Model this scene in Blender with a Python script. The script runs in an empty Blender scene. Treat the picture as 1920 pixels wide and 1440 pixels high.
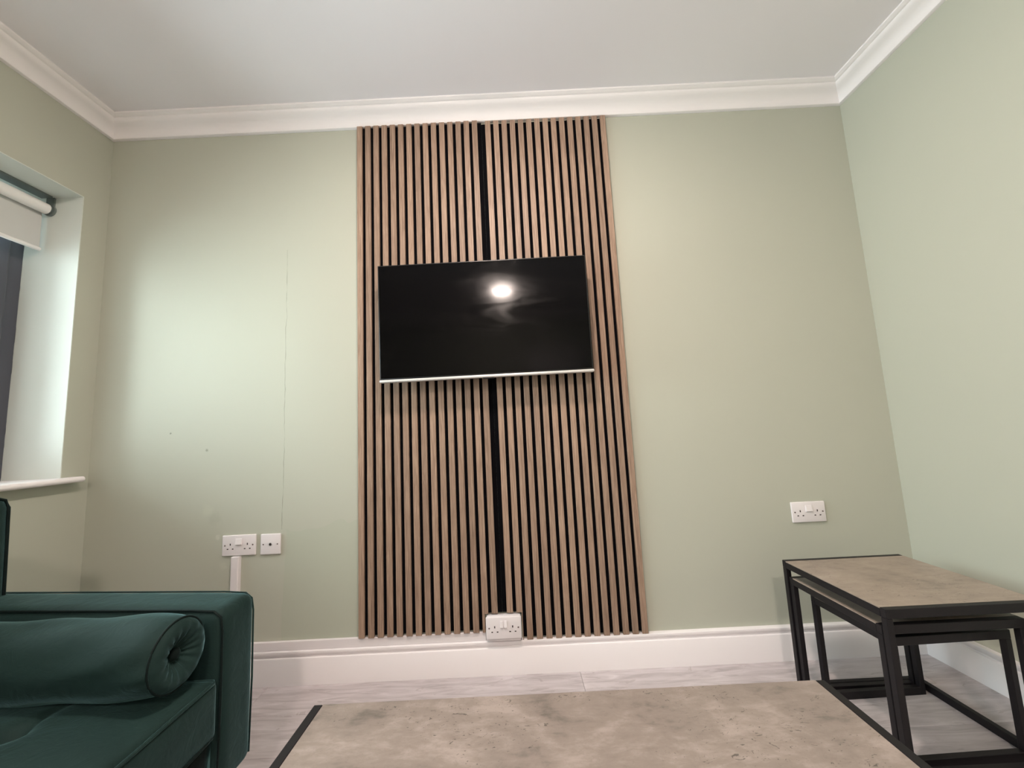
import bpy, bmesh, math, random
from mathutils import Vector, Matrix, noise
random.seed(7)
C = bpy.context.scene.collection
S = bpy.context.scene

# ------------------------------------------------------------------ camera
CAM = Vector((0.0879, -1.7589, 1.0016)); PITCH, ROLL, FPX = 0.1164, -0.0496, 732.2
fw = Vector((0, math.cos(PITCH), math.sin(PITCH))); rt = Vector((1, 0, 0)); up = rt.cross(fw)
cr, sr = math.cos(ROLL), math.sin(ROLL)
R_, U_ = rt*cr + up*sr, rt*-sr + up*cr
cd = bpy.data.cameras.new('camera'); cam = bpy.data.objects.new('camera', cd); C.objects.link(cam)
cam.matrix_world = Matrix(((R_.x, U_.x, -fw.x, CAM.x), (R_.y, U_.y, -fw.y, CAM.y), (R_.z, U_.z, -fw.z, CAM.z), (0, 0, 0, 1)))
cd.sensor_fit = 'HORIZONTAL'; cd.sensor_width = 36.0; cd.lens = FPX/1920*36.0; cd.clip_start = 0.02
S.camera = cam

# ------------------------------------------------------------------ world, exposure
w = bpy.data.worlds.new('overcast_sky'); S.world = w; w.use_nodes = True
bgn = w.node_tree.nodes['Background']
bgn.inputs[0].default_value = (0.89, 0.965, 1.0, 1); bgn.inputs[1].default_value = 17.6
S.view_settings.view_transform = 'Standard'; S.view_settings.look = 'None'
S.view_settings.gamma = 1.0; S.view_settings.use_curve_mapping = False
S.view_settings.exposure = -0.07

XL, XR, ZC, ZCEIL, YB = -1.811, 1.767, 2.5023, 2.587, -4.3
WY0, WY1, WZ0, WZ1 = -0.106, -2.25, 0.871, 2.147      # window opening; unseen far end widened to light the ceiling
LAMP_COL = (1.0, 0.835, 0.745)
LAMPS = [(0.05, -1.12, 0.080, 0.012, 480.0), (0.02, -3.12, 0.110, 0.040, 330.0)]   # x, y, radius, height, radiance

def area(name, loc, rot, sx, sy, power, col, shape='RECTANGLE', portal=False):
    l = bpy.data.lights.new(name, 'AREA'); l.shape = shape; l.size = sx
    if shape == 'RECTANGLE': l.size_y = sy
    l.energy = power; l.color = col
    o = bpy.data.objects.new(name, l); o.location = loc; o.rotation_euler = rot; C.objects.link(o)
    if portal: l.cycles.is_portal = True
    return o
area('window_portal', (-2.15, (WY0+WY1)/2, (WZ0+WZ1)/2), (0, math.radians(-90), 0), WZ1-WZ0, WY0-WY1, 1, (1, 1, 1), portal=True)

# ------------------------------------------------------------------ materials
def mat(name, base=(0.5, 0.5, 0.5), rough=0.5, metal=0.0, spec=0.5):
    m = bpy.data.materials.new(name); m.use_nodes = True
    b = m.node_tree.nodes['Principled BSDF']
    b.inputs['Base Color'].default_value = (*base, 1); b.inputs['Roughness'].default_value = rough
    b.inputs['Metallic'].default_value = metal; b.inputs['Specular IOR Level'].default_value = spec
    return m
class N:
    def __init__(s, m): s.t = m.node_tree; s.b = s.t.nodes['Principled BSDF']
    def n(s, ty, ins=None, **kw):
        x = s.t.nodes.new(ty)
        for k, v in kw.items(): setattr(x, k, v)
        for k, v in (ins or {}).items():
            if hasattr(v, 'bl_idname') or hasattr(v, 'is_linked'): s.t.links.new(v, x.inputs[k])
            else: x.inputs[k].default_value = v
        return x
    def link(s, a, b): s.t.links.new(a, b)
    def coord(s, scale=(1, 1, 1), rnd=False):
        tc = s.n('ShaderNodeTexCoord'); mp = s.n('ShaderNodeMapping', {'Scale': scale})
        src = tc.outputs['Object']
        if rnd:
            oi = s.n('ShaderNodeObjectInfo'); ml = s.n('ShaderNodeMath', {0: oi.outputs['Random'], 1: 57.0}, operation='MULTIPLY')
            cb = s.n('ShaderNodeCombineXYZ', {0: ml.outputs[0], 1: ml.outputs[0], 2: ml.outputs[0]})
            ad = s.n('ShaderNodeVectorMath', {0: src, 1: cb.outputs[0]}, operation='ADD'); src = ad.outputs[0]
        s.link(src, mp.inputs[0]); return mp.outputs[0]
    def noise(s, vec, scale, detail=4, rough=0.55, dist=0.0):
        return s.n('ShaderNodeTexNoise', {'Vector': vec, 'Scale': scale, 'Detail': detail, 'Roughness': rough, 'Distortion': dist}).outputs[0]
    def ramp(s, fac, stops):
        r = s.n('ShaderNodeValToRGB', {0: fac}); e = r.color_ramp.elements
        while len(e) < len(stops): e.new(0.5)
        for i, (p, c) in enumerate(stops): e[i].position = p; e[i].color = (*c, 1) if len(c) == 3 else c
        return r.outputs[0]
    def mix(s, fac, a, b, mode='MIX'):
        x = s.t.nodes.new('ShaderNodeMix'); x.data_type = 'RGBA'; x.blend_type = mode
        for i, v in ((0, fac), (6, a), (7, b)):
            if hasattr(v, 'is_linked'): s.link(v, x.inputs[i])
            else: x.inputs[i].default_value = v if i == 0 else (*v, 1)
        return x.outputs[2]
    def math(s, op, a, b=0.0, c=None):
        d = {0: a, 1: b}
        if c is not None: d[2] = c
        return s.n('ShaderNodeMath', d, operation=op).outputs[0]
    def bump(s, h, strength, dist=0.002):
        b = s.n('ShaderNodeBump', {'Height': h, 'Strength': strength, 'Distance': dist}); s.link(b.outputs[0], s.b.inputs['Normal'])
    def color(s, c): s.link(c, s.b.inputs['Base Color'])

SAGE = (0.475, 0.490, 0.410)
def wall_mat(name, marks=False):
    m = mat(name, SAGE, 0.62, spec=0.35); k = N(m)
    v = k.coord(); n1 = k.noise(v, 1.3, 3); n2 = k.noise(v, 260, 2)
    col = k.mix(n1, tuple(c*0.97 for c in SAGE), tuple(c*1.03 for c in SAGE))
    if marks:
        sp = k.n('ShaderNodeSeparateXYZ', {0: v}); X, Z = sp.outputs[0], sp.outputs[2]
        wob = k.math('MULTIPLY', k.math('SUBTRACT', k.noise(v, 9, 3), 0.5), 0.018)
        dx = k.math('ABSOLUTE', k.math('SUBTRACT', k.math('ADD', X, 0.944), wob))
        wid = k.math('MULTIPLY', k.math('SUBTRACT', k.noise(v, 14, 2), 0.28), 0.0055)
        line = k.math('LESS_THAN', dx, wid)
        zz = k.math('MULTIPLY', k.math('GREATER_THAN', Z, 0.62), k.math('LESS_THAN', Z, 1.9))
        col = k.mix(k.math('MULTIPLY', k.math('MULTIPLY', line, zz), 0.42), col, (0.14, 0.13, 0.09))
        # touched-up paint to the right of the hairline crack
        mp = k.math('MULTIPLY', k.math('MULTIPLY', k.math('LESS_THAN', X, 0.0), k.math('GREATER_THAN', k.math('ADD', X, k.math('MULTIPLY', k.noise(v, 3, 3), 0.06)), -0.90)), k.math('LESS_THAN', k.math('ADD', Z, k.math('MULTIPLY', k.noise(v, 4, 3), 0.2)), 0.74))
        col = k.mix(k.math('MULTIPLY', mp, 0.28), col, (0.40, 0.455, 0.35))
        for (x, z, r, c, a) in ((-1.454, 1.06, 0.006, (0.12, 0.12, 0.09), 0.7), (-1.288, 0.976, 0.008, (0.15, 0.15, 0.1), 0.55),
                                (-1.24, 0.68, 0.035, (0.38, 0.39, 0.32), 0.3), (-1.275, 0.715, 0.03, (0.55, 0.57, 0.46), 0.4), (-1.225, 0.60, 0.014, (0.62, 0.63, 0.55), 0.5), (-1.2, 0.48, 0.02, (0.58, 0.6, 0.5), 0.3)):
            d = k.n('ShaderNodeVectorMath', {0: v, 1: (x, 0, z)}, operation='DISTANCE').outputs['Value']
            d = k.math('ADD', d, k.math('MULTIPLY', k.math('SUBTRACT', k.noise(v, 45, 3), 0.5), r*1.6))
            msk = k.n('ShaderNodeMapRange', {0: d, 1: r, 2: r*0.4, 3: 0.0, 4: a}).outputs[0]
            col = k.mix(msk, col, c)
    k.color(col); k.bump(n2, 0.06, 0.001)
    return m
M_wall = wall_mat('sage_wall_paint'); M_wallb = wall_mat('sage_wall_paint_cracked', True)
M_reveal_lit = mat('sage_paint_window_lit', (0.67, 0.71, 0.66), 0.55, spec=0.4)  # same sage as the walls, lightened to paint in the window light
k = N(M_reveal_lit); v = k.coord(); k.bump(k.noise(v, 200, 2), 0.06, 0.001)
M_ceil = mat('matt_white_ceiling', (0.88, 0.85, 0.875), 0.9, spec=0.2)
k = N(M_ceil); k.bump(k.noise(k.coord(), 180, 2), 0.05, 0.001)
M_trim = mat('white_gloss_trim', (0.90, 0.86, 0.87), 0.34, spec=0.5)
k = N(M_trim); k.bump(k.noise(k.coord((1, 1, 3)), 60, 2), 0.04, 0.001)
M_corn = mat('white_plaster_cornice', (0.90, 0.865, 0.865), 0.6, spec=0.3)
k = N(M_corn); k.bump(k.noise(k.coord(), 40, 3), 0.08, 0.002)
M_plas = mat('white_socket_plastic', (0.80, 0.76, 0.77), 0.3)
M_hole = mat('dark_socket_hole', (0.03, 0.02, 0.02), 0.7)
M_screw = mat('socket_screw_metal', (0.25, 0.2, 0.19), 0.4, 0.7)
M_felt = mat('black_acoustic_felt', (0.0035, 0.0035, 0.0045), 0.95, spec=0.05)
k = N(M_felt); k.bump(k.noise(k.coord(), 500, 2), 0.08, 0.0005)
M_black = mat('black_powder_coat', (0.008, 0.0065, 0.008), 0.5, spec=0.28)
k = N(M_black); k.bump(k.noise(k.coord(), 700, 2), 0.08, 0.0005)

def oak():
    m = mat('smoked_oak_veneer', rough=0.5, spec=0.35); k = N(m)
    v = k.coord((1, 1, 1), True)
    vs = k.n('ShaderNodeMapping', {0: v, 'Scale': (26, 26, 1.6)}).outputs[0]
    g1 = k.noise(vs, 3.2, 5, 0.6, 1.3)
    vf = k.n('ShaderNodeMapping', {0: v, 'Scale': (420, 420, 9)}).outputs[0]
    g2 = k.noise(vf, 1.0, 3)
    wv = k.n('ShaderNodeTexWave', {'Vector': k.n('ShaderNodeMapping', {0: v, 'Scale': (7, 7, 0.55)}).outputs[0], 'Scale': 5.0, 'Distortion': 9.0, 'Detail': 2.0, 'Detail Scale': 1.2}, bands_direction='X').outputs['Fac']
    base = k.ramp(g1, [(0.28, (0.225, 0.142, 0.094)), (0.5, (0.355, 0.236, 0.163)), (0.74, (0.460, 0.318, 0.224))])
    base = k.mix(k.math('MULTIPLY', wv, 0.5), base, (0.235, 0.145, 0.095))
    base = k.mix(k.math('MULTIPLY', k.math('LESS_THAN', g2, 0.45), 0.34), base, (0.16, 0.095, 0.06))
    oi = k.n('ShaderNodeObjectInfo').outputs['Random']
    hs = k.n('ShaderNodeHueSaturation', {'Color': base, 'Saturation': 0.92, 'Value': k.n('ShaderNodeMapRange', {0: oi, 3: 0.86, 4: 1.1}).outputs[0]})
    k.color(hs.outputs[0]); k.bump(g2, 0.15, 0.0006)
    return m
M_oak = oak()

def concrete(name, dark, mid, light, rough=0.42):
    m = mat(name, rough=rough, spec=0.4); k = N(m)
    v = k.coord((1, 1, 1), True)
    a = k.noise(v, 5.5, 8, 0.62, 0.5); b = k.noise(k.n('ShaderNodeMapping', {0: v, 'Scale': (1.0, 2.6, 1)}).outputs[0], 17, 6, 0.7, 0.3)
    c = k.noise(v, 75, 4, 0.7)
    f = k.math('ADD', k.math('MULTIPLY', a, 0.6), k.math('MULTIPLY', b, 0.4))
    col = k.ramp(f, [(0.37, dark), (0.465, mid), (0.53, tuple(x*1.12 for x in mid)), (0.62, light)])
    col = k.mix(k.math('MULTIPLY', k.math('GREATER_THAN', c, 0.6), 0.14), col, dark)
    # little pits gathered in patches
    p = k.math('MULTIPLY', k.math('GREATER_THAN', k.noise(k.n('ShaderNodeMapping', {0: v, 'Scale': (1, 1.8, 1)}).outputs[0], 58, 3, 0.6, 1.6), 0.655), k.math('GREATER_THAN', k.noise(v, 3.7, 2), 0.5))
    col = k.mix(k.math('MULTIPLY', p, 0.75), col, tuple(x*0.35 for x in dark))
    k.color(col); k.bump(c, 0.05, 0.0006)
    return m
M_conc = concrete('concrete_look_laminate', (0.130, 0.112, 0.096), (0.225, 0.186, 0.163), (0.335, 0.278, 0.250))
M_conc2 = concrete('taupe_concrete_laminate', (0.20, 0.165, 0.135), (0.285, 0.232, 0.190), (0.36, 0.30, 0.25), 0.38)

def planks():
    m = mat('grey_wood_laminate', rough=0.34, spec=0.5); k = N(m)
    v = k.coord((1, 1, 1), True)
    a = k.noise(k.n('ShaderNodeMapping', {0: v, 'Scale': (1.3, 9, 1)}).outputs[0], 4.0, 6, 0.6, 0.8)
    b = k.noise(k.n('ShaderNodeMapping', {0: v, 'Scale': (6, 90, 1)}).outputs[0], 2.0, 4, 0.6)
    kn = k.noise(k.n('ShaderNodeMapping', {0: v, 'Scale': (3, 9, 1)}).outputs[0], 2.6, 3, 0.5, 2.0)
    col = k.ramp(a, [(0.3, (0.37, 0.33, 0.335)), (0.5, (0.52, 0.47, 0.48)), (0.72, (0.66, 0.61, 0.625))])
    col = k.mix(k.math('MULTIPLY', b, 0.3), col, (0.38, 0.34, 0.34))
    col = k.mix(k.math('MULTIPLY', k.math('GREATER_THAN', kn, 0.66), 0.35), col, (0.26, 0.22, 0.21))
    oi = k.n('ShaderNodeObjectInfo').outputs['Random']
    hs = k.n('ShaderNodeHueSaturation', {'Color': col, 'Value': k.n('ShaderNodeMapRange', {0: oi, 3: 0.9, 4: 1.08}).outputs[0]})
    k.color(hs.outputs[0]); k.bump(b, 0.08, 0.0008)
    return m
M_floor = planks(); M_sub = mat('dark_subfloor', (0.06, 0.05, 0.05), 0.9)

def velvet(name, base, sheen=(0.25, 0.60, 0.58)):
    m = mat(name, base, 0.72, spec=0.16); k = N(m)
    v = k.coord()
    n = k.noise(k.n('ShaderNodeMapping', {0: v, 'Scale': (1, 2, 2)}).outputs[0], 5, 4, 0.6, 0.8)
    k.color(k.mix(n, tuple(c*0.75 for c in base), tuple(c*1.35 for c in base)))
    k.b.inputs['Sheen Weight'].default_value = 0.8
    k.b.inputs['Sheen Roughness'].default_value = 0.34
    k.link(k.mix(n, tuple(c*0.65 for c in sheen), sheen), k.b.inputs['Sheen Tint'])
    h = k.math('ADD', k.math('MULTIPLY', k.noise(v, 26, 4, 0.6, 1.0), 1.0), k.math('MULTIPLY', k.noise(v, 900, 2), 0.06))
    k.bump(h, 0.30, 0.006)
    return m
M_velvet = velvet('bottle_green_velvet', (0.0105, 0.0265, 0.0240), (0.24, 0.46, 0.50))
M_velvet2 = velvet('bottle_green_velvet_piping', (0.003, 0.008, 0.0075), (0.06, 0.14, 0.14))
M_leg = mat('dark_wood_leg', (0.03, 0.018, 0.012), 0.4)

def screen_mat():
    m = mat('glossy_black_screen', (0.0012, 0.0012, 0.0016), 0.10, spec=0.17); k = N(m)
    v = k.coord()
    n = k.noise(k.n('ShaderNodeMapping', {0: v, 'Rotation': (0, 0.5, 0), 'Scale': (1, 1, 3)}).outputs[0], 4.0, 4, 0.6, 1.2)
    k.link(k.n('ShaderNodeMapRange', {0: n, 1: 0.42, 2: 0.8, 3: 0.085, 4: 0.22}).outputs[0], k.b.inputs['Roughness'])
    return m
M_screen = screen_mat()
M_tvblk = mat('black_tv_plastic', (0.006, 0.006, 0.007), 0.4)
M_silver = mat('satin_silver_trim', (0.74, 0.73, 0.71), 0.34, 0.35)
M_upvc = mat('anthracite_upvc', (0.075, 0.08, 0.10), 0.35)
M_gask = mat('black_gasket', (0.008, 0.008, 0.01), 0.6)
M_blind = mat('cream_blind_fabric', (0.60, 0.61, 0.59), 0.8, spec=0.2)
k = N(M_blind); k.bump(k.noise(k.coord(), 900, 1), 0.15, 0.0005)
M_bar = mat('white_enamel_bar', (0.86, 0.85, 0.83), 0.3)
M_grey = mat('grey_blind_bracket', (0.16, 0.19, 0.18), 0.5)
M_door = mat('white_door_paint', (0.78, 0.76, 0.75), 0.4)
def glass_mat():
    m = bpy.data.materials.new('window_glass'); m.use_nodes = True; t = m.node_tree; t.nodes.clear()
    o = t.nodes.new('ShaderNodeOutputMaterial'); mx = t.nodes.new('ShaderNodeMixShader')
    tr = t.nodes.new('ShaderNodeBsdfTransparent'); gl = t.nodes.new('ShaderNodeBsdfGlossy'); fr = t.nodes.new('ShaderNodeFresnel')
    tr.inputs[0].default_value = (0.93, 0.97, 0.96, 1); gl.inputs['Roughness'].default_value = 0.02; fr.inputs[0].default_value = 1.45
    t.links.new(fr.outputs[0], mx.inputs[0]); t.links.new(tr.outputs[0], mx.inputs[1]); t.links.new(gl.outputs[0], mx.inputs[2]); t.links.new(mx.outputs[0], o.inputs[0])
    return m
M_glass = glass_mat()
def led_mat(k_):
    m = mat('led_diffuser', (0.9, 0.9, 0.9), 0.5)
    b = m.node_tree.nodes['Principled BSDF']
    b.inputs['Emission Color'].default_value = (*LAMP_COL, 1); b.inputs['Emission Strength'].default_value = k_
    return m

# ------------------------------------------------------------------ helpers
def thing(name, label, cat, loc=(0, 0, 0), group=None):
    o = bpy.data.objects.new(name, None); C.objects.link(o); o.location = loc; o.empty_display_size = 0.05
    o['label'] = label; o['category'] = cat
    if group: o['group'] = group
    return o
def obj(name, bm, m, parent=None, smooth=False, label=None, kind=None):
    me = bpy.data.meshes.new(name); bmesh.ops.recalc_face_normals(bm, faces=bm.faces); bm.to_mesh(me); bm.free()
    me.materials.append(m)
    if smooth:
        for p in me.polygons: p.use_smooth = True
        if smooth == 'auto':
            me.set_sharp_from_angle(angle=math.radians(38))
    o = bpy.data.objects.new(name, me); C.objects.link(o)
    if parent:
        o.parent = parent; off = Vector((0, 0, 0)); q = parent
        while q: off += Vector(q.location); q = q.parent
        me.transform(Matrix.Translation(-off))
    if label: o['label'] = label
    if kind: o['kind'] = kind
    return o
def struct(name, bm, m, **kw): return obj(name, bm, m, kind='structure', **kw)
def box(bm, a, b, bev=0.0, seg=2):
    r = bmesh.ops.create_cube(bm, size=1.0); vs = r['verts']
    for v in vs:
        v.co = Vector([(a[i]+b[i])/2 + v.co[i]*(b[i]-a[i]) for i in range(3)])
    if bev:
        es = list({e for v in vs for e in v.link_edges})
        bmesh.ops.bevel(bm, geom=es, offset=bev, segments=seg, profile=0.5, affect='EDGES')
    return bm
def B(a, b, bev=0.0, seg=2): return box(bmesh.new(), a, b, bev, seg)
def cyl(bm, p0, p1, r, n=24, r2=None):
    p0, p1 = Vector(p0), Vector(p1); d = p1-p0
    q = d.to_track_quat('Z', 'Y').to_matrix().to_4x4()
    bmesh.ops.create_cone(bm, cap_ends=True, segments=n, radius1=r, radius2=r if r2 is None else r2, depth=d.length, matrix=Matrix.Translation((p0+p1)/2) @ q)
    return bm
def tube(bm, pts, r, n=8, closed=False):
    pts = [Vector(p) for p in pts]; rings = []
    L = len(pts)
    for i, p in enumerate(pts):
        a = pts[(i-1) % L] if (closed or i > 0) else p; b = pts[(i+1) % L] if (closed or i < L-1) else p
        t = (b-a).normalized(); ref = Vector((0, 0, 1)) if abs(t.z) < 0.9 else Vector((1, 0, 0))
        u = t.cross(ref).normalized(); v = t.cross(u)
        rings.append([bm.verts.new(p + u*math.cos(2*math.pi*j/n)*r + v*math.sin(2*math.pi*j/n)*r) for j in range(n)])
    for i in range(L if closed else L-1):
        A, Bq = rings[i], rings[(i+1) % L]
        for j in range(n): bm.faces.new((A[j], A[(j+1) % n], Bq[(j+1) % n], Bq[j]))
    if not closed: bm.faces.new(rings[0]); bm.faces.new(rings[-1][::-1])
    return bm
def prism(bm, poly, axis, a, b):
    """extrude a closed 2-D polygon along an axis; poly in the other two coordinates (kept in x,y,z order)"""
    def P(uv, t):
        c = list(uv); c.insert('xyz'.index(axis), t); return bm.verts.new(c)
    A = [P(p, a) for p in poly]; Bv = [P(p, b) for p in poly]; n = len(poly)
    bm.faces.new(A); bm.faces.new(Bv[::-1])
    for i in range(n): bm.faces.new((A[i], A[(i+1) % n], Bv[(i+1) % n], Bv[i]))
    return bm
def run_profile(prof, corners, inward):
    """sweep (d, z) profile along straight run between two room corners with mitred ends.
    corners: two (x,y); inward: unit vector into the room; ends mitre towards run middle by d"""
    bm = bmesh.new(); a, b = Vector((*corners[0], 0)), Vector((*corners[1], 0)); t = (b-a).normalized(); n = Vector((*inward, 0))
    A = [bm.verts.new(a + n*d + t*d + Vector((0, 0, z))) for d, z in prof]
    Bv = [bm.verts.new(b + n*d - t*d + Vector((0, 0, z))) for d, z in prof]
    for i in range(len(prof)-1): bm.faces.new((A[i], A[i+1], Bv[i+1], Bv[i]))
    bm.faces.new((A[-1], A[0], Bv[0], Bv[-1]))
    bm.faces.new(A[::-1]); bm.faces.new(Bv)
    return bm

# ------------------------------------------------------------------ room shell
T = 0.34
struct('wall_back', B((XL-T, 0, -0.05), (XR+0.15, 0.15, ZCEIL+0.1)), M_wallb)
struct('wall_right', B((XR, YB, -0.05), (XR+0.15, 0, ZCEIL+0.1)), M_wall)
struct('wall_rear', B((XL-T, YB-0.15, -0.05), (XR+0.15, YB, ZCEIL+0.1)), M_wall)
bm = bmesh.new()
ZT = ZCEIL+0.1
box(bm, (XL-T, YB, -0.05), (XL, 0, WZ0)); box(bm, (XL-T, YB, WZ1), (XL, 0, ZT))
box(bm, (XL-T, WY0, WZ0), (XL, 0, WZ1)); box(bm, (XL-T, YB, WZ0), (XL, WY1, WZ1))
struct('wall_left', bm, M_wall)
# plastered reveal lining of the window (head and two jambs), rough painted edge against the frame
def jamb(y0, y1):
    bm = bmesh.new(); n = 60; rnd = random.Random(3)
    cols = []
    for i in range(n+1):
        z = WZ0+0.02 + (WZ1-WZ0-0.02)*i/n
        x = XL-0.249 + 0.004*noise.noise(Vector((0, y0, z*9))) + rnd.uniform(-0.0012, 0.0012)
        cols.append([bm.verts.new((x, y0, z)), bm.verts.new((XL-0.0005, y0, z)), bm.verts.new((XL-0.0005, y1, z)), bm.verts.new((x, y1, z))])
    for i in range(n):
        for j in range(4): bm.faces.new((cols[i][j], cols[i][(j+1) % 4], cols[i+1][(j+1) % 4], cols[i+1][j]))
    bm.faces.new(cols[0]); bm.faces.new(cols[-1])
    return bm
struct('trim_1', jamb(WY0, WY0-0.003), M_reveal_lit)
struct('trim_2', jamb(WY1, WY1+0.003), M_reveal_lit)
struct('trim_3', B((XL-0.25, WY1+0.003, WZ1-0.003), (XL-0.0005, WY0-0.003, WZ1)), M_reveal_lit)
struct('ceiling', B((XL-T, YB-0.15, ZCEIL), (XR+0.15, 0.15, ZCEIL+0.12)), M_ceil)

# floor: sub-floor and individual laminate planks running along the back wall
fl = struct('floor', B((XL-T, YB-0.15, -0.06), (XR+0.15, 0.15, -0.012)), M_sub)
PW, PLN = 0.192, 1.285
proto = {}
row = 0; y = -0.004
rp = random.Random(11)
while y > YB:
    y2 = max(y-PW, YB); off = [0.35, 0.9, 0.1, 0.62][row % 4]; x = XL - off*PLN
    while x < XR:
        xa, xb = max(x, XL), min(x+PLN, XR)
        if xb-xa > 0.02:
            key = (round(xb-xa, 3), round(y-y2, 3))
            if key not in proto:
                bm = bmesh.new(); hx, hy = (xb-xa)/2-0.0004, (y-y2)/2-0.0004
                box(bm, (-hx, -hy, -0.012), (hx, hy, 0.0)); 
                es = [e for e in bm.edges if all(v.co.z > -0.001 for v in e.verts)]
                bmesh.ops.bevel(bm, geom=es, offset=0.0012, segments=1, affect='EDGES')
                me = bpy.data.meshes.new('plank'); bmesh.ops.recalc_face_normals(bm, faces=bm.faces); bm.to_mesh(me); bm.free(); me.materials.append(M_floor); proto[key] = me
            o = bpy.data.objects.new('plank', proto[key]); C.objects.link(o); o.parent = fl
            o.location = ((xa+xb)/2, (y+y2)/2, 0)
        x += PLN
    y = y2; row += 1

# cornice and skirting, mitred at the corners
H = ZCEIL-ZC
CP = [(0, 0), (0.010, 0), (0.015, 0.003), (0.017, 0.016), (0.020, 0.025), (0.0255, 0.034), (0.033, 0.0415), (0.042, 0.047), (0.051, 0.0515), (0.059, 0.0575), (0.064, 0.065), (0.0655, 0.0705), (0.0715, 0.0715), (0.074, 0.0735), (0.081, 0.0755), (0.084, 0.079), (0.084, H), (0, H)]
CP = [(d, ZC+z) for d, z in CP]
SP = [(0, 0), (0.024, 0), (0.024, 0.1005), (0.0225, 0.104), (0.0165, 0.1055), (0.0155, 0.109), (0.0185, 0.1125), (0.0212, 0.116), (0.0218, 0.126), (0.021, 0.1295), (0.019, 0.131), (0, 0.131)]
SIDES = {'back': (((XL, 0), (XR, 0)), (0, -1)), 'left': (((XL, YB), (XL, 0)), (1, 0)),
         'right': (((XR, 0), (XR, YB)), (-1, 0)), 'rear': (((XR, YB), (XL, YB)), (0, 1))}
for i, (sd, (cs, inn)) in enumerate(SIDES.items()):
    struct('trim_%d' % (i+4), run_profile(CP, cs, inn), M_corn, smooth='auto')
    struct('baseboard_%s' % sd, run_profile(SP, cs, inn), M_trim, smooth='auto')

# door in the rear wall behind the camera
dr = struct('door_1', B((0.35, YB, 0.002), (1.15, YB+0.035, 2.02), 0.002, 1), M_door)
for (a, b) in (((0.45, 0.2), (0.70, 0.95)), ((0.80, 0.2), (1.05, 0.95)), ((0.45, 1.1), (0.70, 1.88)), ((0.80, 1.1), (1.05, 1.88))):
    obj('panel', B((a[0], YB+0.034, a[1]), (b[0], YB+0.042, b[1]), 0.004, 1), M_door, dr)
bm = cyl(bmesh.new(), (0.42, YB+0.035, 1.0), (0.42, YB+0.08, 1.0), 0.009, 16); box(bm, (0.41, YB+0.07, 0.99), (0.53, YB+0.085, 1.01), 0.004)
obj('handle', bm, M_silver, dr, label='satin metal lever handle')

# ------------------------------------------------------------------ window, sill, blind
FX0, FX1 = XL-0.315, XL-0.248     # frame depth
def rect_frame(x0, x1, ya, yb, za, zb, wd, bev=0.004):
    bm = bmesh.new()
    box(bm, (x0, ya-wd, za), (x1, ya, zb), bev, 2); box(bm, (x0, yb, za), (x1, yb+wd, zb), bev, 2)
    box(bm, (x0, yb+wd, za), (x1, ya-wd, za+wd), bev, 2); box(bm, (x0, yb+wd, zb-wd), (x1, ya-wd, zb), bev, 2)
    return bm
zf0, zf1 = WZ0+0.004, WZ1
win = struct('window_1', rect_frame(FX0, FX1, WY0-0.001, WY1+0.001, zf0, zf1, 0.052), M_upvc)
ym = (WY0+WY1)/2
obj('mullion', B((FX0+0.001, ym-0.035, zf0+0.052), (FX1-0.001, ym+0.035, zf1-0.052), 0.004), M_upvc, win)
for (a, b) in ((WY0-0.053, ym+0.035), (ym-0.035, WY1+0.053)):
    sh = obj('sash', rect_frame(FX0+0.006, FX1+0.012, a-0.001, b+0.001, zf0+0.053, zf1-0.053, 0.058, 0.008), M_upvc, win, label='dark grey opening sash')
    obj('gasket', rect_frame(FX0+0.02, FX1+0.004, a-0.059, b+0.059, zf0+0.111, zf1-0.111, 0.006, 0), M_gask, sh)
    obj('pane', B((FX0+0.03, b+0.06, zf0+0.112), (FX0+0.036, a-0.06, zf1-0.112)), M_glass, sh)
bm = box(bmesh.new(), (FX1+0.011, ym-0.075, 1.40), (FX1+0.018, ym-0.05, 1.50), 0.003); box(bm, (FX1+0.016, ym-0.072, 1.41), (FX1+0.045, ym-0.055, 1.43), 0.004); box(bm, (FX1+0.035, ym-0.072, 1.32), (FX1+0.047, ym-0.055, 1.43), 0.004)
obj('window_handle', bm, M_bar, win, label='white window handle')
# sill board with bullnose
bm = bmesh.new(); z0, z1, xn = WZ0, WZ0+0.023, XL+0.052
ps = [(FX1+0.001, z0), (xn-0.010, z0)] + [(xn-0.0115+0.0115*math.sin(a), (z0+z1)/2-0.0115*math.cos(a)) for a in [math.pi*i/8 for i in range(1, 8)]] + [(xn-0.010, z1), (FX1+0.001, z1)]
prism(bm, ps, 'y', WY0+0.046, WY1-0.046)
# the horns outside the reveal must stop at the wall face
for v in bm.verts:
    pass
bmesh.ops.bisect_plane(bm, geom=bm.verts[:]+bm.edges[:]+bm.faces[:], plane_co=(XL, 0, 0), plane_no=(1, 0, 0))
for v in bm.verts:
    if v.co.x < XL-0.001:
        v.co.y = min(max(v.co.y, WY1+0.001), WY0-0.001)
struct('trim_8', bm, M_trim, smooth='auto')

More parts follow.
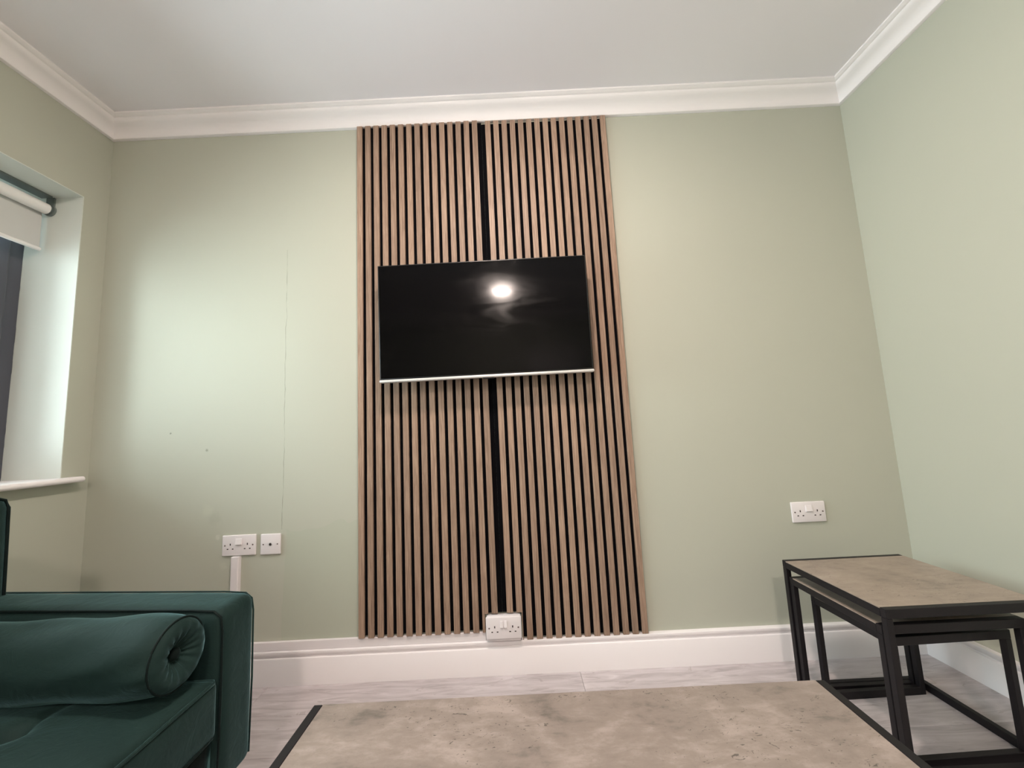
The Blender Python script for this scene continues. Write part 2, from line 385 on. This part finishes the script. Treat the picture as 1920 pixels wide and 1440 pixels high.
bl = thing('roller_blind', 'cream roller blind pulled part way down inside the window reveal', 'blind', (XL-0.15, WY0-0.03, 2.08))
bx = XL-0.142
ya, yb = WY0-0.022, WY1+0.022
obj('roller_tube', cyl(bmesh.new(), (bx, ya, 2.083), (bx, yb, 2.083), 0.024, 32), M_bar, bl, smooth='auto', label='fabric rolled round the tube')
bm = bmesh.new(); prof = []
xs = bx-0.0245
prof = [(bx-0.0235, 2.086), (bx-0.0200, 2.05), (bx-0.0185, 1.905)]
for (x0, z0), (x1, z1) in zip(prof, prof[1:]):
    pass
prism(bm, [(x-0.0004, z) for x, z in prof] + [(x+0.0004, z) for x, z in prof[::-1]], 'y', ya+0.003, yb-0.003)
obj('fabric', bm, M_blind, bl)
bm = cyl(bmesh.new(), (bx-0.0185, ya+0.004, 1.897), (bx-0.0185, yb-0.004, 1.897), 0.0085, 16)
obj('bottom_bar', bm, M_bar, bl, smooth='auto', label='white rounded bottom bar')
for yy, s in ((WY0-0.0035, -1), (WY1+0.0035, 1)):
    bm = cyl(bmesh.new(), (bx, yy, 2.083), (bx, yy+s*0.008, 2.083), 0.026, 28); box(bm, (bx-0.018, min(yy, yy+s*0.006), 2.083), (bx+0.018, max(yy, yy+s*0.006), WZ1-0.004))
    cyl(bm, (bx, yy+s*0.008, 2.083), (bx, yy+s*0.021, 2.083), 0.018, 20)
    obj('bracket', bm, M_grey, bl, smooth='auto', label='grey end bracket')
bm = B((bx-0.03, yb-0.004, WZ1-0.010), (bx+0.02, ya+0.004, WZ1-0.0035))  # dark strip built in place of the shadow gap above the tube
obj('head_shadow_strip', bm, M_grey, bl, label='grey strip standing in for the shadow gap under the reveal head')

# ------------------------------------------------------------------ slatted wall panels
SW, PITCHS = 0.0253, 0.040
def slat_panel(x0, zb, zt, label, holes):
    t = thing('slat_panel', label, 'wall panel', (x0, 0, zb), 'wood slat panels on the back wall')
    # felt backing with a notch for the socket
    wid = 14*PITCHS+SW
    fa, fb = (x0-0.001, -0.0003) if x0 < 0 else (0.0003, x0+wid+0.001)
    sx0, sx1, sz = -0.0735, 0.0815, 0.2405
    zf = zb+0.0075
    if x0 < 0: poly = [(fa, zf), (sx0, zf), (sx0, sz), (fb, sz), (fb, zt-0.006), (fa, zt-0.006)]
    else: poly = [(fa, sz), (sx1, sz), (sx1, zf), (fb, zf), (fb, zt-0.009), (fa, zt-0.009)]
    obj('felt_backing', prism(bmesh.new(), poly, 'y', -0.001, -0.010), M_felt, t, label='black felt backing')
    master = None
    for i in range(15):
        a = x0 + i*PITCHS; b = a+SW
        if (b < sx0 or a > sx1):
            if master is None:
                bm = B((0, -0.0215, zb), (SW, -0.010, zt), 0.0012, 1)
                o = obj('slat', bm, M_oak, t); master = o
                o.location = (a-x0, 0, 0)
                o.data.transform(Matrix.Translation((x0, 0, 0)))
            else:
                o = master.copy(); C.objects.link(o); o.parent = t; o.location = (a-x0, 0, 0)
        else:
            if a >= sx0 and b <= sx1: poly = [(a, sz), (b, sz), (b, zt), (a, zt)]
            elif a < sx0: poly = [(a, zb), (sx0, zb), (sx0, sz), (b, sz), (b, zt), (a, zt)]
            else: poly = [(a, sz), (sx1, sz), (sx1, zb), (b, zb), (b, zt), (a, zt)]
            obj('slat', prism(bmesh.new(), poly, 'y', -0.010, -0.0215), M_oak, t)
    return t
slat_panel(-0.6048, 0.1672, 2.5035, 'left smoked oak slat panel, the one nearer the window', True)
slat_panel(0.0192, 0.1320, 2.4985, 'right smoked oak slat panel, the one nearer the nest of tables', True)

# ------------------------------------------------------------------ trunking
tr = thing('cable_trunking', 'white plastic mini trunking dropping from the left double socket and along the skirting', 'trunking', (-1.13, 0, 0.131))
obj('vertical_run', B((-1.153, -0.0165, 0.1665), (-1.118, -0.0005, 0.5185), 0.001, 1), M_plas, tr)
bm = B((-1.70, -0.0135, 0.1318), (-0.0735, -0.0005, 0.1662), 0.001, 1)
obj('horizontal_run', bm, M_plas, tr)
obj('lid_lip', B((-1.149, -0.0185, 0.167), (-1.122, -0.016, 0.518), 0.0008, 1), M_plas, tr)

# ------------------------------------------------------------------ sockets
def socket(kind, x0, z0, label, depth=0.0085, switches=1, base=0.0, wd=0.146):
    h = 0.086
    t = thing('wall_socket' if kind != 'aerial' else 'aerial_outlet', label, 'socket', (x0+wd/2, 0, z0))
    yf = -(base+depth)
    obj('faceplate', B((x0, yf, z0), (x0+wd, -base-0.0004, z0+h), 0.003, 3), M_plas, t, smooth='auto')
    if base:
        obj('pattress_box', B((x0+0.0025, -base, z0-0.012), (x0+wd-0.0025, -0.0002, z0+h-0.002), 0.003, 2), M_plas, t, smooth='auto', label='white surface-mount back box')
    def slot(nm, cx, cz, wx, wz, m):
        obj(nm, B((x0+cx-wx/2, yf-0.0003, z0+cz-wz/2), (x0+cx+wx/2, yf+0.001, z0+cz+wz/2)), m, t)
    def disc(nm, cx, cz, r, m, pr=0.0004):
        obj(nm, cyl(bmesh.new(), (x0+cx, yf-pr, z0+cz), (x0+cx, yf+0.001, z0+cz), r, 14), m, t)
    if kind == 'double':
        for cx in (0.036, wd-0.036):
            slot('pin_slot', cx, 0.0475, 0.0042, 0.0085, M_hole)
            for s in (-0.0111, 0.0111): slot('pin_slot', cx+s, 0.0285, 0.0066, 0.0042, M_hole)
        disc('screw', 0.0128, 0.0435, 0.0034, M_screw); disc('screw', wd-0.0128, 0.0435, 0.0034, M_screw)
        def rocker(a, b):
            bm = bmesh.new(); prism(bm, [(yf, z0+0.044), (yf-0.0075, z0+0.0465), (yf-0.0025, z0+0.0715), (yf, z0+0.0715)], 'x', a, b)
            bmesh.ops.bevel(bm, geom=bm.edges[:], offset=0.0008, segments=1, affect='EDGES')
            obj('rocker_switch', bm, M_plas, t)
        c = x0+wd/2
        if switches == 2: rocker(c-0.0145, c-0.0020); rocker(c+0.0020, c+0.0145)
        else: rocker(c-0.0135, c+0.0135)
    else:
        obj('aerial_port', cyl(bmesh.new(), (x0+wd/2, yf-0.001, z0+0.043), (x0+wd/2, yf+0.001, z0+0.043), 0.0075, 24), M_silver, t, smooth='auto', label='round metal aerial port')
        obj('port_hole', cyl(bmesh.new(), (x0+wd/2, yf-0.0016, z0+0.043), (x0+wd/2, yf, z0+0.043), 0.0055, 24), M_hole, t)
        disc('screw', 0.0128, 0.043, 0.003, M_screw); disc('screw', wd-0.0128, 0.043, 0.003, M_screw)
    return t
socket('double', -1.199, 0.521, 'white double plug socket above the vertical trunking on the left')
socket('aerial', -1.033, 0.519, 'small square white aerial outlet beside the left double socket', wd=0.087)
socket('double', 1.271, 0.5425, 'white double plug socket on the wall above the nest of tables')
socket('double', -0.069, 0.150, 'white double plug socket at the foot of the slat panels above the skirting', depth=0.009, switches=2, base=0.036)

# ------------------------------------------------------------------ television
TVX0, TVX1 = -0.4735, 0.4365
tv = thing('television', 'flat black television with silver bottom edge mounted on the slat panels', 'television', (-0.02, 0, 1.228))
def tvobj(name, bm, m, parent=tv, **kw):
    # slight forward tilt and a touch of roll
    bmesh.ops.rotate(bm, cent=(-0.02, -0.115, 1.228), matrix=Matrix.Rotation(math.radians(1.2), 3, 'X'), verts=bm.verts)
    bmesh.ops.rotate(bm, cent=(-0.02, -0.115, 1.485), matrix=Matrix.Rotation(math.radians(-0.25), 3, 'Y'), verts=bm.verts)
    return obj(name, bm, m, parent, **kw)
TF = -0.116
cas = tvobj('casing', B((TVX0, TF, 1.2385), (TVX1, TF+0.028, 1.743), 0.003, 2), M_tvblk, smooth='auto')
tvobj('screen', B((TVX0+0.005, TF-0.0012, 1.245), (TVX1-0.005, TF+0.002, 1.738), 0.0005, 1), M_screen, label='glossy black switched-off screen')
tvobj('rear_housing', B((TVX0+0.10, TF+0.028, 1.262), (TVX1-0.10, TF+0.058, 1.60), 0.010, 3), M_tvblk, smooth='auto')
tvobj('bottom_edge', B((TVX0-0.001, TF-0.0035, 1.2275), (TVX1+0.003, TF+0.026, 1.2395), 0.004, 3), M_silver, smooth='auto', label='silver bottom edge trim')
tvobj('receiver_window', B((-0.035, TF-0.001, 1.2225), (0.012, TF+0.018, 1.2278), 0.002, 2), M_tvblk, smooth='auto', label='small dark remote receiver under the edge')
bm = B((-0.22, -0.052, 1.36), (-0.18, -0.0225, 1.62), 0.001, 1); box(bm, (0.14, -0.052, 1.36), (0.18, -0.0225, 1.62), 0.001, 1); box(bm, (-0.26, -0.034, 1.42), (0.22, -0.022, 1.46), 0.001, 1); box(bm, (-0.26, -0.034, 1.54), (0.22, -0.022, 1.58), 0.001, 1)
obj('wall_bracket', bm, M_black, tv)

# ------------------------------------------------------------------ tables
def rail_table(t, x0, x1, y0, y1, h, bw=0.018, rh=0.025, right_rail=False, topm=M_conc, left_floor=False, feet=0.0):
    """x0<x1, y0 (far) > y1 (near). End frames at far/near (run in x) unless frames='x'"""
    for yy, s in ((y0, -1), (y1, 1)):
        ya, yb = sorted((yy, yy+s*bw))
        obj('top_rail', B((x0, ya, h-rh), (x1, yb, h), 0.0012, 1), M_black, t)
        obj('floor_rail', B((x0+bw, ya, 0.0), (x1-bw, yb, rh), 0.0012, 1), M_black, t)
        for xx, q in ((x0, 1), (x1, -1)):
            xa, xb = sorted((xx, xx+q*bw)); obj('leg', B((xa, ya, 0.0), (xb, yb, h-rh), 0.0012, 1), M_black, t)
    for xx, q in ((x0, 1), (x1, -1)):
        xa, xb = sorted((xx, xx+q*bw)); obj('side_rail', B((xa, y1+bw, h-rh-0.0005), (xb, y0-bw, h-0.003), 0.0008, 1), M_black, t)
    if right_rail: obj('floor_rail', B((x1-bw, y1+bw, 0.0), (x1, y0-bw, rh), 0.0012, 1), M_black, t)
    obj('tabletop', B((x0+0.0005, y1+bw+0.0003, h-0.003), (x1-0.0005, y0-bw-0.0003, h-0.0002)), topm, t, label='mottled concrete-look top')
    obj('underboard', B((x0+bw+0.0005, y1+bw+0.0005, h-0.016), (x1-bw-0.0005, y0-bw-0.0005, h-0.0032)), M_black, t)
g = 'nest of three side tables'
t = thing('side_table', 'largest and tallest of the three nested side tables, in the right corner', 'table', (1.31, -0.39, 0), g)
rail_table(t, 1.0885, 1.535, -0.187, -0.607, 0.456, right_rail=True, topm=M_conc2)
t = thing('side_table', 'middle of the three nested side tables, its top just under the largest top', 'table', (1.30, -0.39, 0), g)
rail_table(t, 1.094, 1.500, -0.208, -0.580, 0.402, topm=M_conc2)
t = thing('side_table', 'smallest and lowest of the three nested side tables, innermost under the others', 'table', (1.140, -0.243, 0), g)
rail_table(t, 1.140, 1.498, -0.243, -0.543, 0.350, topm=M_conc2)
t.rotation_euler.z = math.radians(1.5)

# coffee table: end frames at left and right
ct = thing('coffee_table', 'low wide coffee table with mottled concrete-look top in the foreground', 'table', (0.18, -1.1, 0))
CX0, CX1, CY0, CY1, CH, bw = -0.384, 0.7445, -0.822, -1.40, 0.42, 0.020
for xx, q in ((CX0, 1), (CX1, -1)):
    xa, xb = sorted((xx, xx+q*bw))
    obj('top_rail', B((xa, CY1, CH-0.025), (xb, CY0, CH), 0.0015, 1), M_black, ct)
    obj('floor_rail', B((xa, CY1+bw, 0), (xb, CY0-bw, 0.025), 0.0015, 1), M_black, ct)
    for yy, s in ((CY0, -1), (CY1, 1)):
        ya, yb = sorted((yy, yy+s*bw)); obj('leg', B((xa, ya, 0), (xb, yb, CH-0.025), 0.0015, 1), M_black, ct)
for yy, s in ((CY0, -1), (CY1, 1)):
    ya, yb = sorted((yy-s*0.0, yy+s*bw)); obj('side_rail', B((CX0+bw, ya, CH-0.028), (CX1-bw, yb, CH-0.0045), 0.0008, 1), M_black, ct)
obj('tabletop', B((CX0+bw+0.0003, CY1, CH-0.004), (CX1-bw-0.0003, CY0, CH-0.0003)), M_conc, ct, label='mottled brown-grey concrete-look top')
obj('underboard', B((CX0+bw+0.0005, CY1+bw+0.0005, CH-0.018), (CX1-bw-0.0005, CY0-bw-0.0005, CH-0.0045)), M_black, ct)

# ------------------------------------------------------------------ sofa
def soft_box(x0, x1, y0, y1, z0, z1, nx, ny, nz, rad, puff=(0, 0, 0), wr=0.0, seed=0, fn=None):
    """rounded, puffed and slightly wrinkled upholstered block"""
    bm = bmesh.new(); vm = {}
    c = Vector(((x0+x1)/2, (y0+y1)/2, (z0+z1)/2)); hh = Vector((abs(x1-x0)/2, abs(y1-y0)/2, abs(z1-z0)/2))
    def param(i, n, h):   # denser near the edges
        s = -1+2*i/n; return math.sin(s*math.pi/2)*0.55 + s*0.45
    def vert(i, j, k_):
        key = (i, j, k_)
        if key in vm: return vm[key]
        u = Vector((param(i, nx, 0), param(j, ny, 0), param(k_, nz, 0)))
        p = Vector((u.x*hh.x, u.y*hh.y, u.z*hh.z))
        inner = Vector([max(-(hh[a]-rad), min(hh[a]-rad, p[a])) for a in range(3)])
        d = p-inner
        if d.length > 1e-9: p = inner + d.normalized()*rad if d.length > 1e-9 and sum(1 for a in range(3) if abs(d[a]) > 1e-9) > 1 else p
        q = p.copy()
        for a in range(3):
            o1, o2 = [b for b in range(3) if b != a]
            w_ = (1-min(1, abs(u[o1]))**3)*(1-min(1, abs(u[o2]))**3)
            if abs(u[a]) > 0.98: q[a] += math.copysign(puff[a]*w_, u[a])
        q += c
        if wr:
            n_ = noise.noise(q*7+Vector((seed, 0, 0)))+0.5*noise.noise(q*17+Vector((seed, 3, 0)))
            nn = (q-c); nn = Vector((nn.x/hh.x, nn.y/hh.y, nn.z/hh.z)); nn = Vector([math.copysign(abs(e)**5, e) for e in nn])
            if nn.length > 0: q += nn.normalized()*n_*wr
        if fn: q = fn(q, u)
        vm[key] = bm.verts.new(q); return vm[key]
    for (A, Bn, ax, na) in ((nx, ny, 2, nz), (nx, nz, 1, ny), (ny, nz, 0, nx)):
        for s in (0, na):
            for i in range(A):
                for j in range(Bn):
                    qs = []
                    for (di, dj) in ((0, 0), (1, 0), (1, 1), (0, 1)):
                        a_, b2 = i+di, j+dj
                        key = (a_, b2, s) if ax == 2 else ((a_, s, b2) if ax == 1 else (s, a_, b2))
                        qs.append(vert(*key))
                    try: bm.faces.new(qs)
                    except ValueError: pass
    return bm
SX = -0.68; AY0, AY1 = -0.573, -0.704; AZ = 0.578
sofa = thing('sofa', 'bottle green velvet sofa with box arm beside the window wall', 'sofa', (-1.1, -1.4, 0))
def armfn(sgn):
    def f(q, u):
        q.z += max(0, (SX-q.x))*0.042*(q.z > 0.45)       # top rises a little to the back
        return q
    return f
def make_arm(ya, yb, seed):
    a = obj('arm', soft_box(-1.50, SX, ya, yb, 0.145, AZ, 40, 12, 24, 0.026, (0.004, 0.006, 0.004), 0.0016, seed, armfn(1)), M_velvet, sofa, smooth=True)
    y_in, y_out = ya, yb
    for yy in (min(ya, yb)+0.006, max(ya, yb)-0.006):
        xs_ = SX-0.006; outer = (yy > -1) == (yy > (ya+yb)/2)
        pts = [(xs_, yy, 0.16), (xs_+0.004, yy, 0.35), (xs_+0.003, yy, AZ-0.05), (xs_-0.002, yy, AZ-0.018), (xs_-0.02, yy, AZ-0.003)] + [(xs_-0.02-0.06*i, yy, AZ-0.001+0.042*(0.02+0.06*i)) for i in range(1, 13)]
        obj('piping', tube(bmesh.new(), pts, 0.0024 if outer else 0.0032, 8), M_velvet if outer else M_velvet2, a, smooth=True)
    return a
make_arm(AY1, AY0, 0)
SY_END = -2.45
make_arm(SY_END-0.121, SY_END, 5)
# back
def backfn(q, u):
    t_ = max(0, (q.z-0.40)/0.49); q.x -= 0.02*t_
    # slightly waisted end
    if u.y > 0.9: q.y -= 0.0
    return q
bk = obj('backrest', soft_box(-1.56, -1.355, SY_END-0.10, -0.595, 0.30, 0.888, 12, 60, 26, 0.040, (0.012, 0.008, 0.008), 0.002, 9, backfn), M_velvet, sofa, smooth=True)
pts = []
for i in range(14):
    z = 0.60+0.25*i/13; pts.append((-1.364-0.02*max(0, (z-0.4)/0.49), -0.605, z))
pts += [(-1.385, -0.612, 0.872), (-1.387, -0.630, 0.880), (-1.387, -0.66, 0.884)] + [(-1.386, -0.66-0.2*i, 0.886) for i in range(1, 9)]
obj('piping', tube(bmesh.new(), pts, 0.004, 8), M_velvet2, bk, smooth=True)
# base rail
obj('base', soft_box(-1.50, SX-0.012, SY_END, AY1, 0.14, 0.283, 20, 30, 8, 0.012, (0.002, 0, 0.0), 0.001, 4), M_velvet2, sofa, smooth=True)
# seat cushions with tufting
SZ0, SZ1 = 0.286, 0.420
TUFTS = [(-0.93, -0.925), (-1.17, -0.925), (-0.915, -1.33), (-1.17, -1.33)]
def seat(ya, yb, tufts, seed):
    def f(q, u):
        if q.z > (SZ0+SZ1)/2:
            wz = min(1, (q.z-(SZ0+SZ1)/2)/0.06)
            dz = 0
            for (tx, ty) in tufts:
                d = math.hypot(q.x-tx, (q.y-ty))
                dz -= 0.026*math.exp(-(d/0.026)**2) + 0.006*math.exp(-(d/0.09)**2)
                # crease fanning out towards the back left and the front right
                for (ax, ay, ln) in ((0.12, 0.99, 0.085), (-0.25, -0.97, 0.05)):
                    s = (q.x-tx)*ax + (q.y-ty)*ay; p_ = abs(-(q.x-tx)*ay + (q.y-ty)*ax)
                    if s > 0: dz -= 0.010*math.exp(-(p_/0.010)**2)*math.exp(-(s/ln)**2)
            q.z += dz*wz
        return q
    s = obj('seat_cushion', soft_box(-1.40, SX, ya, yb, SZ0, SZ1, 90, 90, 14, 0.016, (0.006, 0.0, 0.055), 0.002, seed, f), M_velvet, sofa, smooth=True)
    e = 0.004
    for zz in (SZ1-0.004, SZ0+0.006):
        x1 = SX-0.001
        loop = [(x1-0.012, ya+e, zz), (x1-0.003, ya+e+0.010, zz)] + [(x1+0.001+(0.006 if False else 0)*0, ya+(yb-ya)*i/12, zz+0.002*math.sin(i*1.3)) for i in range(1, 12)] + [(x1-0.003, yb-e-0.010, zz), (x1-0.012, yb-e, zz)] + [(x1-0.06*i, yb-e, zz) for i in range(1, 12)]
        loop += [(x1-0.06*i, ya+e, zz) for i in range(11, 0, -1)]
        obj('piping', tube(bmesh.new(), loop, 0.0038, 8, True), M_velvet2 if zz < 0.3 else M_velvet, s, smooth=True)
    for (tx, ty) in tufts:
        zt = 0.431
        bm = bmesh.new(); bmesh.ops.create_uvsphere(bm, u_segments=16, v_segments=8, radius=0.011, matrix=Matrix.Translation((tx, ty, zt-0.004)) @ Matrix.Diagonal((1, 1, 0.5, 1)))
        obj('tuft_button', bm, M_velvet2, s, smooth=True)
    return s
seat(SY_END+0.872, AY1-0.002, [t_ for t_ in TUFTS], 1)
seat(SY_END+0.002, SY_END+0.868, [(x, y-0.872) for x, y in TUFTS], 2)
for (lx, ly) in ((-0.75, -0.66), (-1.46, -0.66), (-0.75, -2.5), (-1.46, -2.5)):
    bm = cyl(bmesh.new(), (lx, ly, 0.0), (lx, ly, 0.15), 0.014, 20, 0.022)
    obj('leg', bm, M_leg, sofa, smooth='auto')

# bolster lying along the inside of the arm
BR, BYc, BZc, BX1, BX0 = 0.083, -0.8, 0.528, -0.712, -1.318
bo = thing('bolster_cushion', 'round green velvet bolster lying along the inside of the sofa arm', 'cushion', ((BX0+BX1)/2, BYc, BZc-BR))
def bolster():
    bm = bmesh.new(); n, m_ = 72, 60; rings = []
    for i in range(m_+1):
        s = i/m_; x = BX0+(BX1-BX0)*s
        end = min(s, 1-s)*(BX1-BX0)
        r = BR*(1-0.10*math.exp(-end/0.02)); ring = []
        for j in range(n):
            a = 2*math.pi*j/n
            wv = 0.0022*math.sin(x*34+3*math.sin(a*2)+a*2)*(0.3+math.exp(-end/0.12)) + 0.004*noise.noise(Vector((x*6, math.cos(a)*2, math.sin(a)*2)))
            rr = r + wv
            z = BZc+math.sin(a)*rr
            if z < BZc-BR*0.93: z = BZc-BR*0.93+(z-BZc+BR*0.93)*0.2
            ring.append(bm.verts.new((x, BYc+math.cos(a)*rr, z)))
        rings.append(ring)
    for i in range(m_):
        for j in range(n): bm.faces.new((rings[i][j], rings[i][(j+1) % n], rings[i+1][(j+1) % n], rings[i+1][j]))
    return bm
def end_cap(xe, s):
    bm = bmesh.new(); n = 96; rings = []
    rad = [0.90, 0.80, 0.62, 0.44, 0.28, 0.16]
    for ri, rr in enumerate(rad):
        dx = [0.0, 0.012, 0.014, 0.008, -0.003, -0.012][ri]
        pl = [0, 0.0004, 0.0010, 0.0018, 0.0026, 0.002][ri]
        ring = []
        for j in range(n):
            a = 2*math.pi*j/n
            ring.append(bm.verts.new((xe+s*(dx+pl*math.cos(a*14+0.6*math.sin(a*3))), BYc+math.cos(a)*rr*BR, BZc+math.sin(a)*rr*BR)))
        rings.append(ring)
    for i in range(len(rings)-1):
        for j in range(n): bm.faces.new((rings[i][j], rings[i][(j+1) % n], rings[i+1][(j+1) % n], rings[i+1][j]))
    bm.faces.new(rings[-1]); return bm
obj('cover', bolster(), M_velvet, bo, smooth=True)
for xe, s in ((BX1, 1), (BX0, -1)):
    e = obj('end_cap', end_cap(xe, s), M_velvet, bo, smooth=True, label='gathered round end')
    bm = bmesh.new(); bmesh.ops.create_uvsphere(bm, u_segments=20, v_segments=10, radius=0.014, matrix=Matrix.Translation((xe-s*0.006, BYc, BZc)) @ Matrix.Diagonal((0.6, 1, 1, 1)))
    obj('button', bm, M_velvet2, e, smooth=True)
    obj('piping', tube(bmesh.new(), [(xe+s*0.001, BYc+math.cos(2*math.pi*i/48)*BR*0.91, BZc+math.sin(2*math.pi*i/48)*BR*0.91) for i in range(48)], 0.0026, 8, True), M_velvet2, e, smooth=True)

# ------------------------------------------------------------------ ceiling lights (above and behind the camera)
for i, (lx, ly, rr_, hh_, pw_) in enumerate(LAMPS):
    t = thing('ceiling_light', ('small round flush ceiling light nearer the television', 'larger round flush ceiling light nearer the door')[i], 'light', (lx, ly, ZCEIL))
    obj('base_plate', cyl(bmesh.new(), (lx, ly, ZCEIL-0.012), (lx, ly, ZCEIL-0.0002), rr_+0.012, 40), M_bar, t, smooth='auto')
    obj('diffuser', cyl(bmesh.new(), (lx, ly, ZCEIL-0.0122-hh_), (lx, ly, ZCEIL-0.0122), rr_, 48), led_mat(pw_), t, smooth='auto')
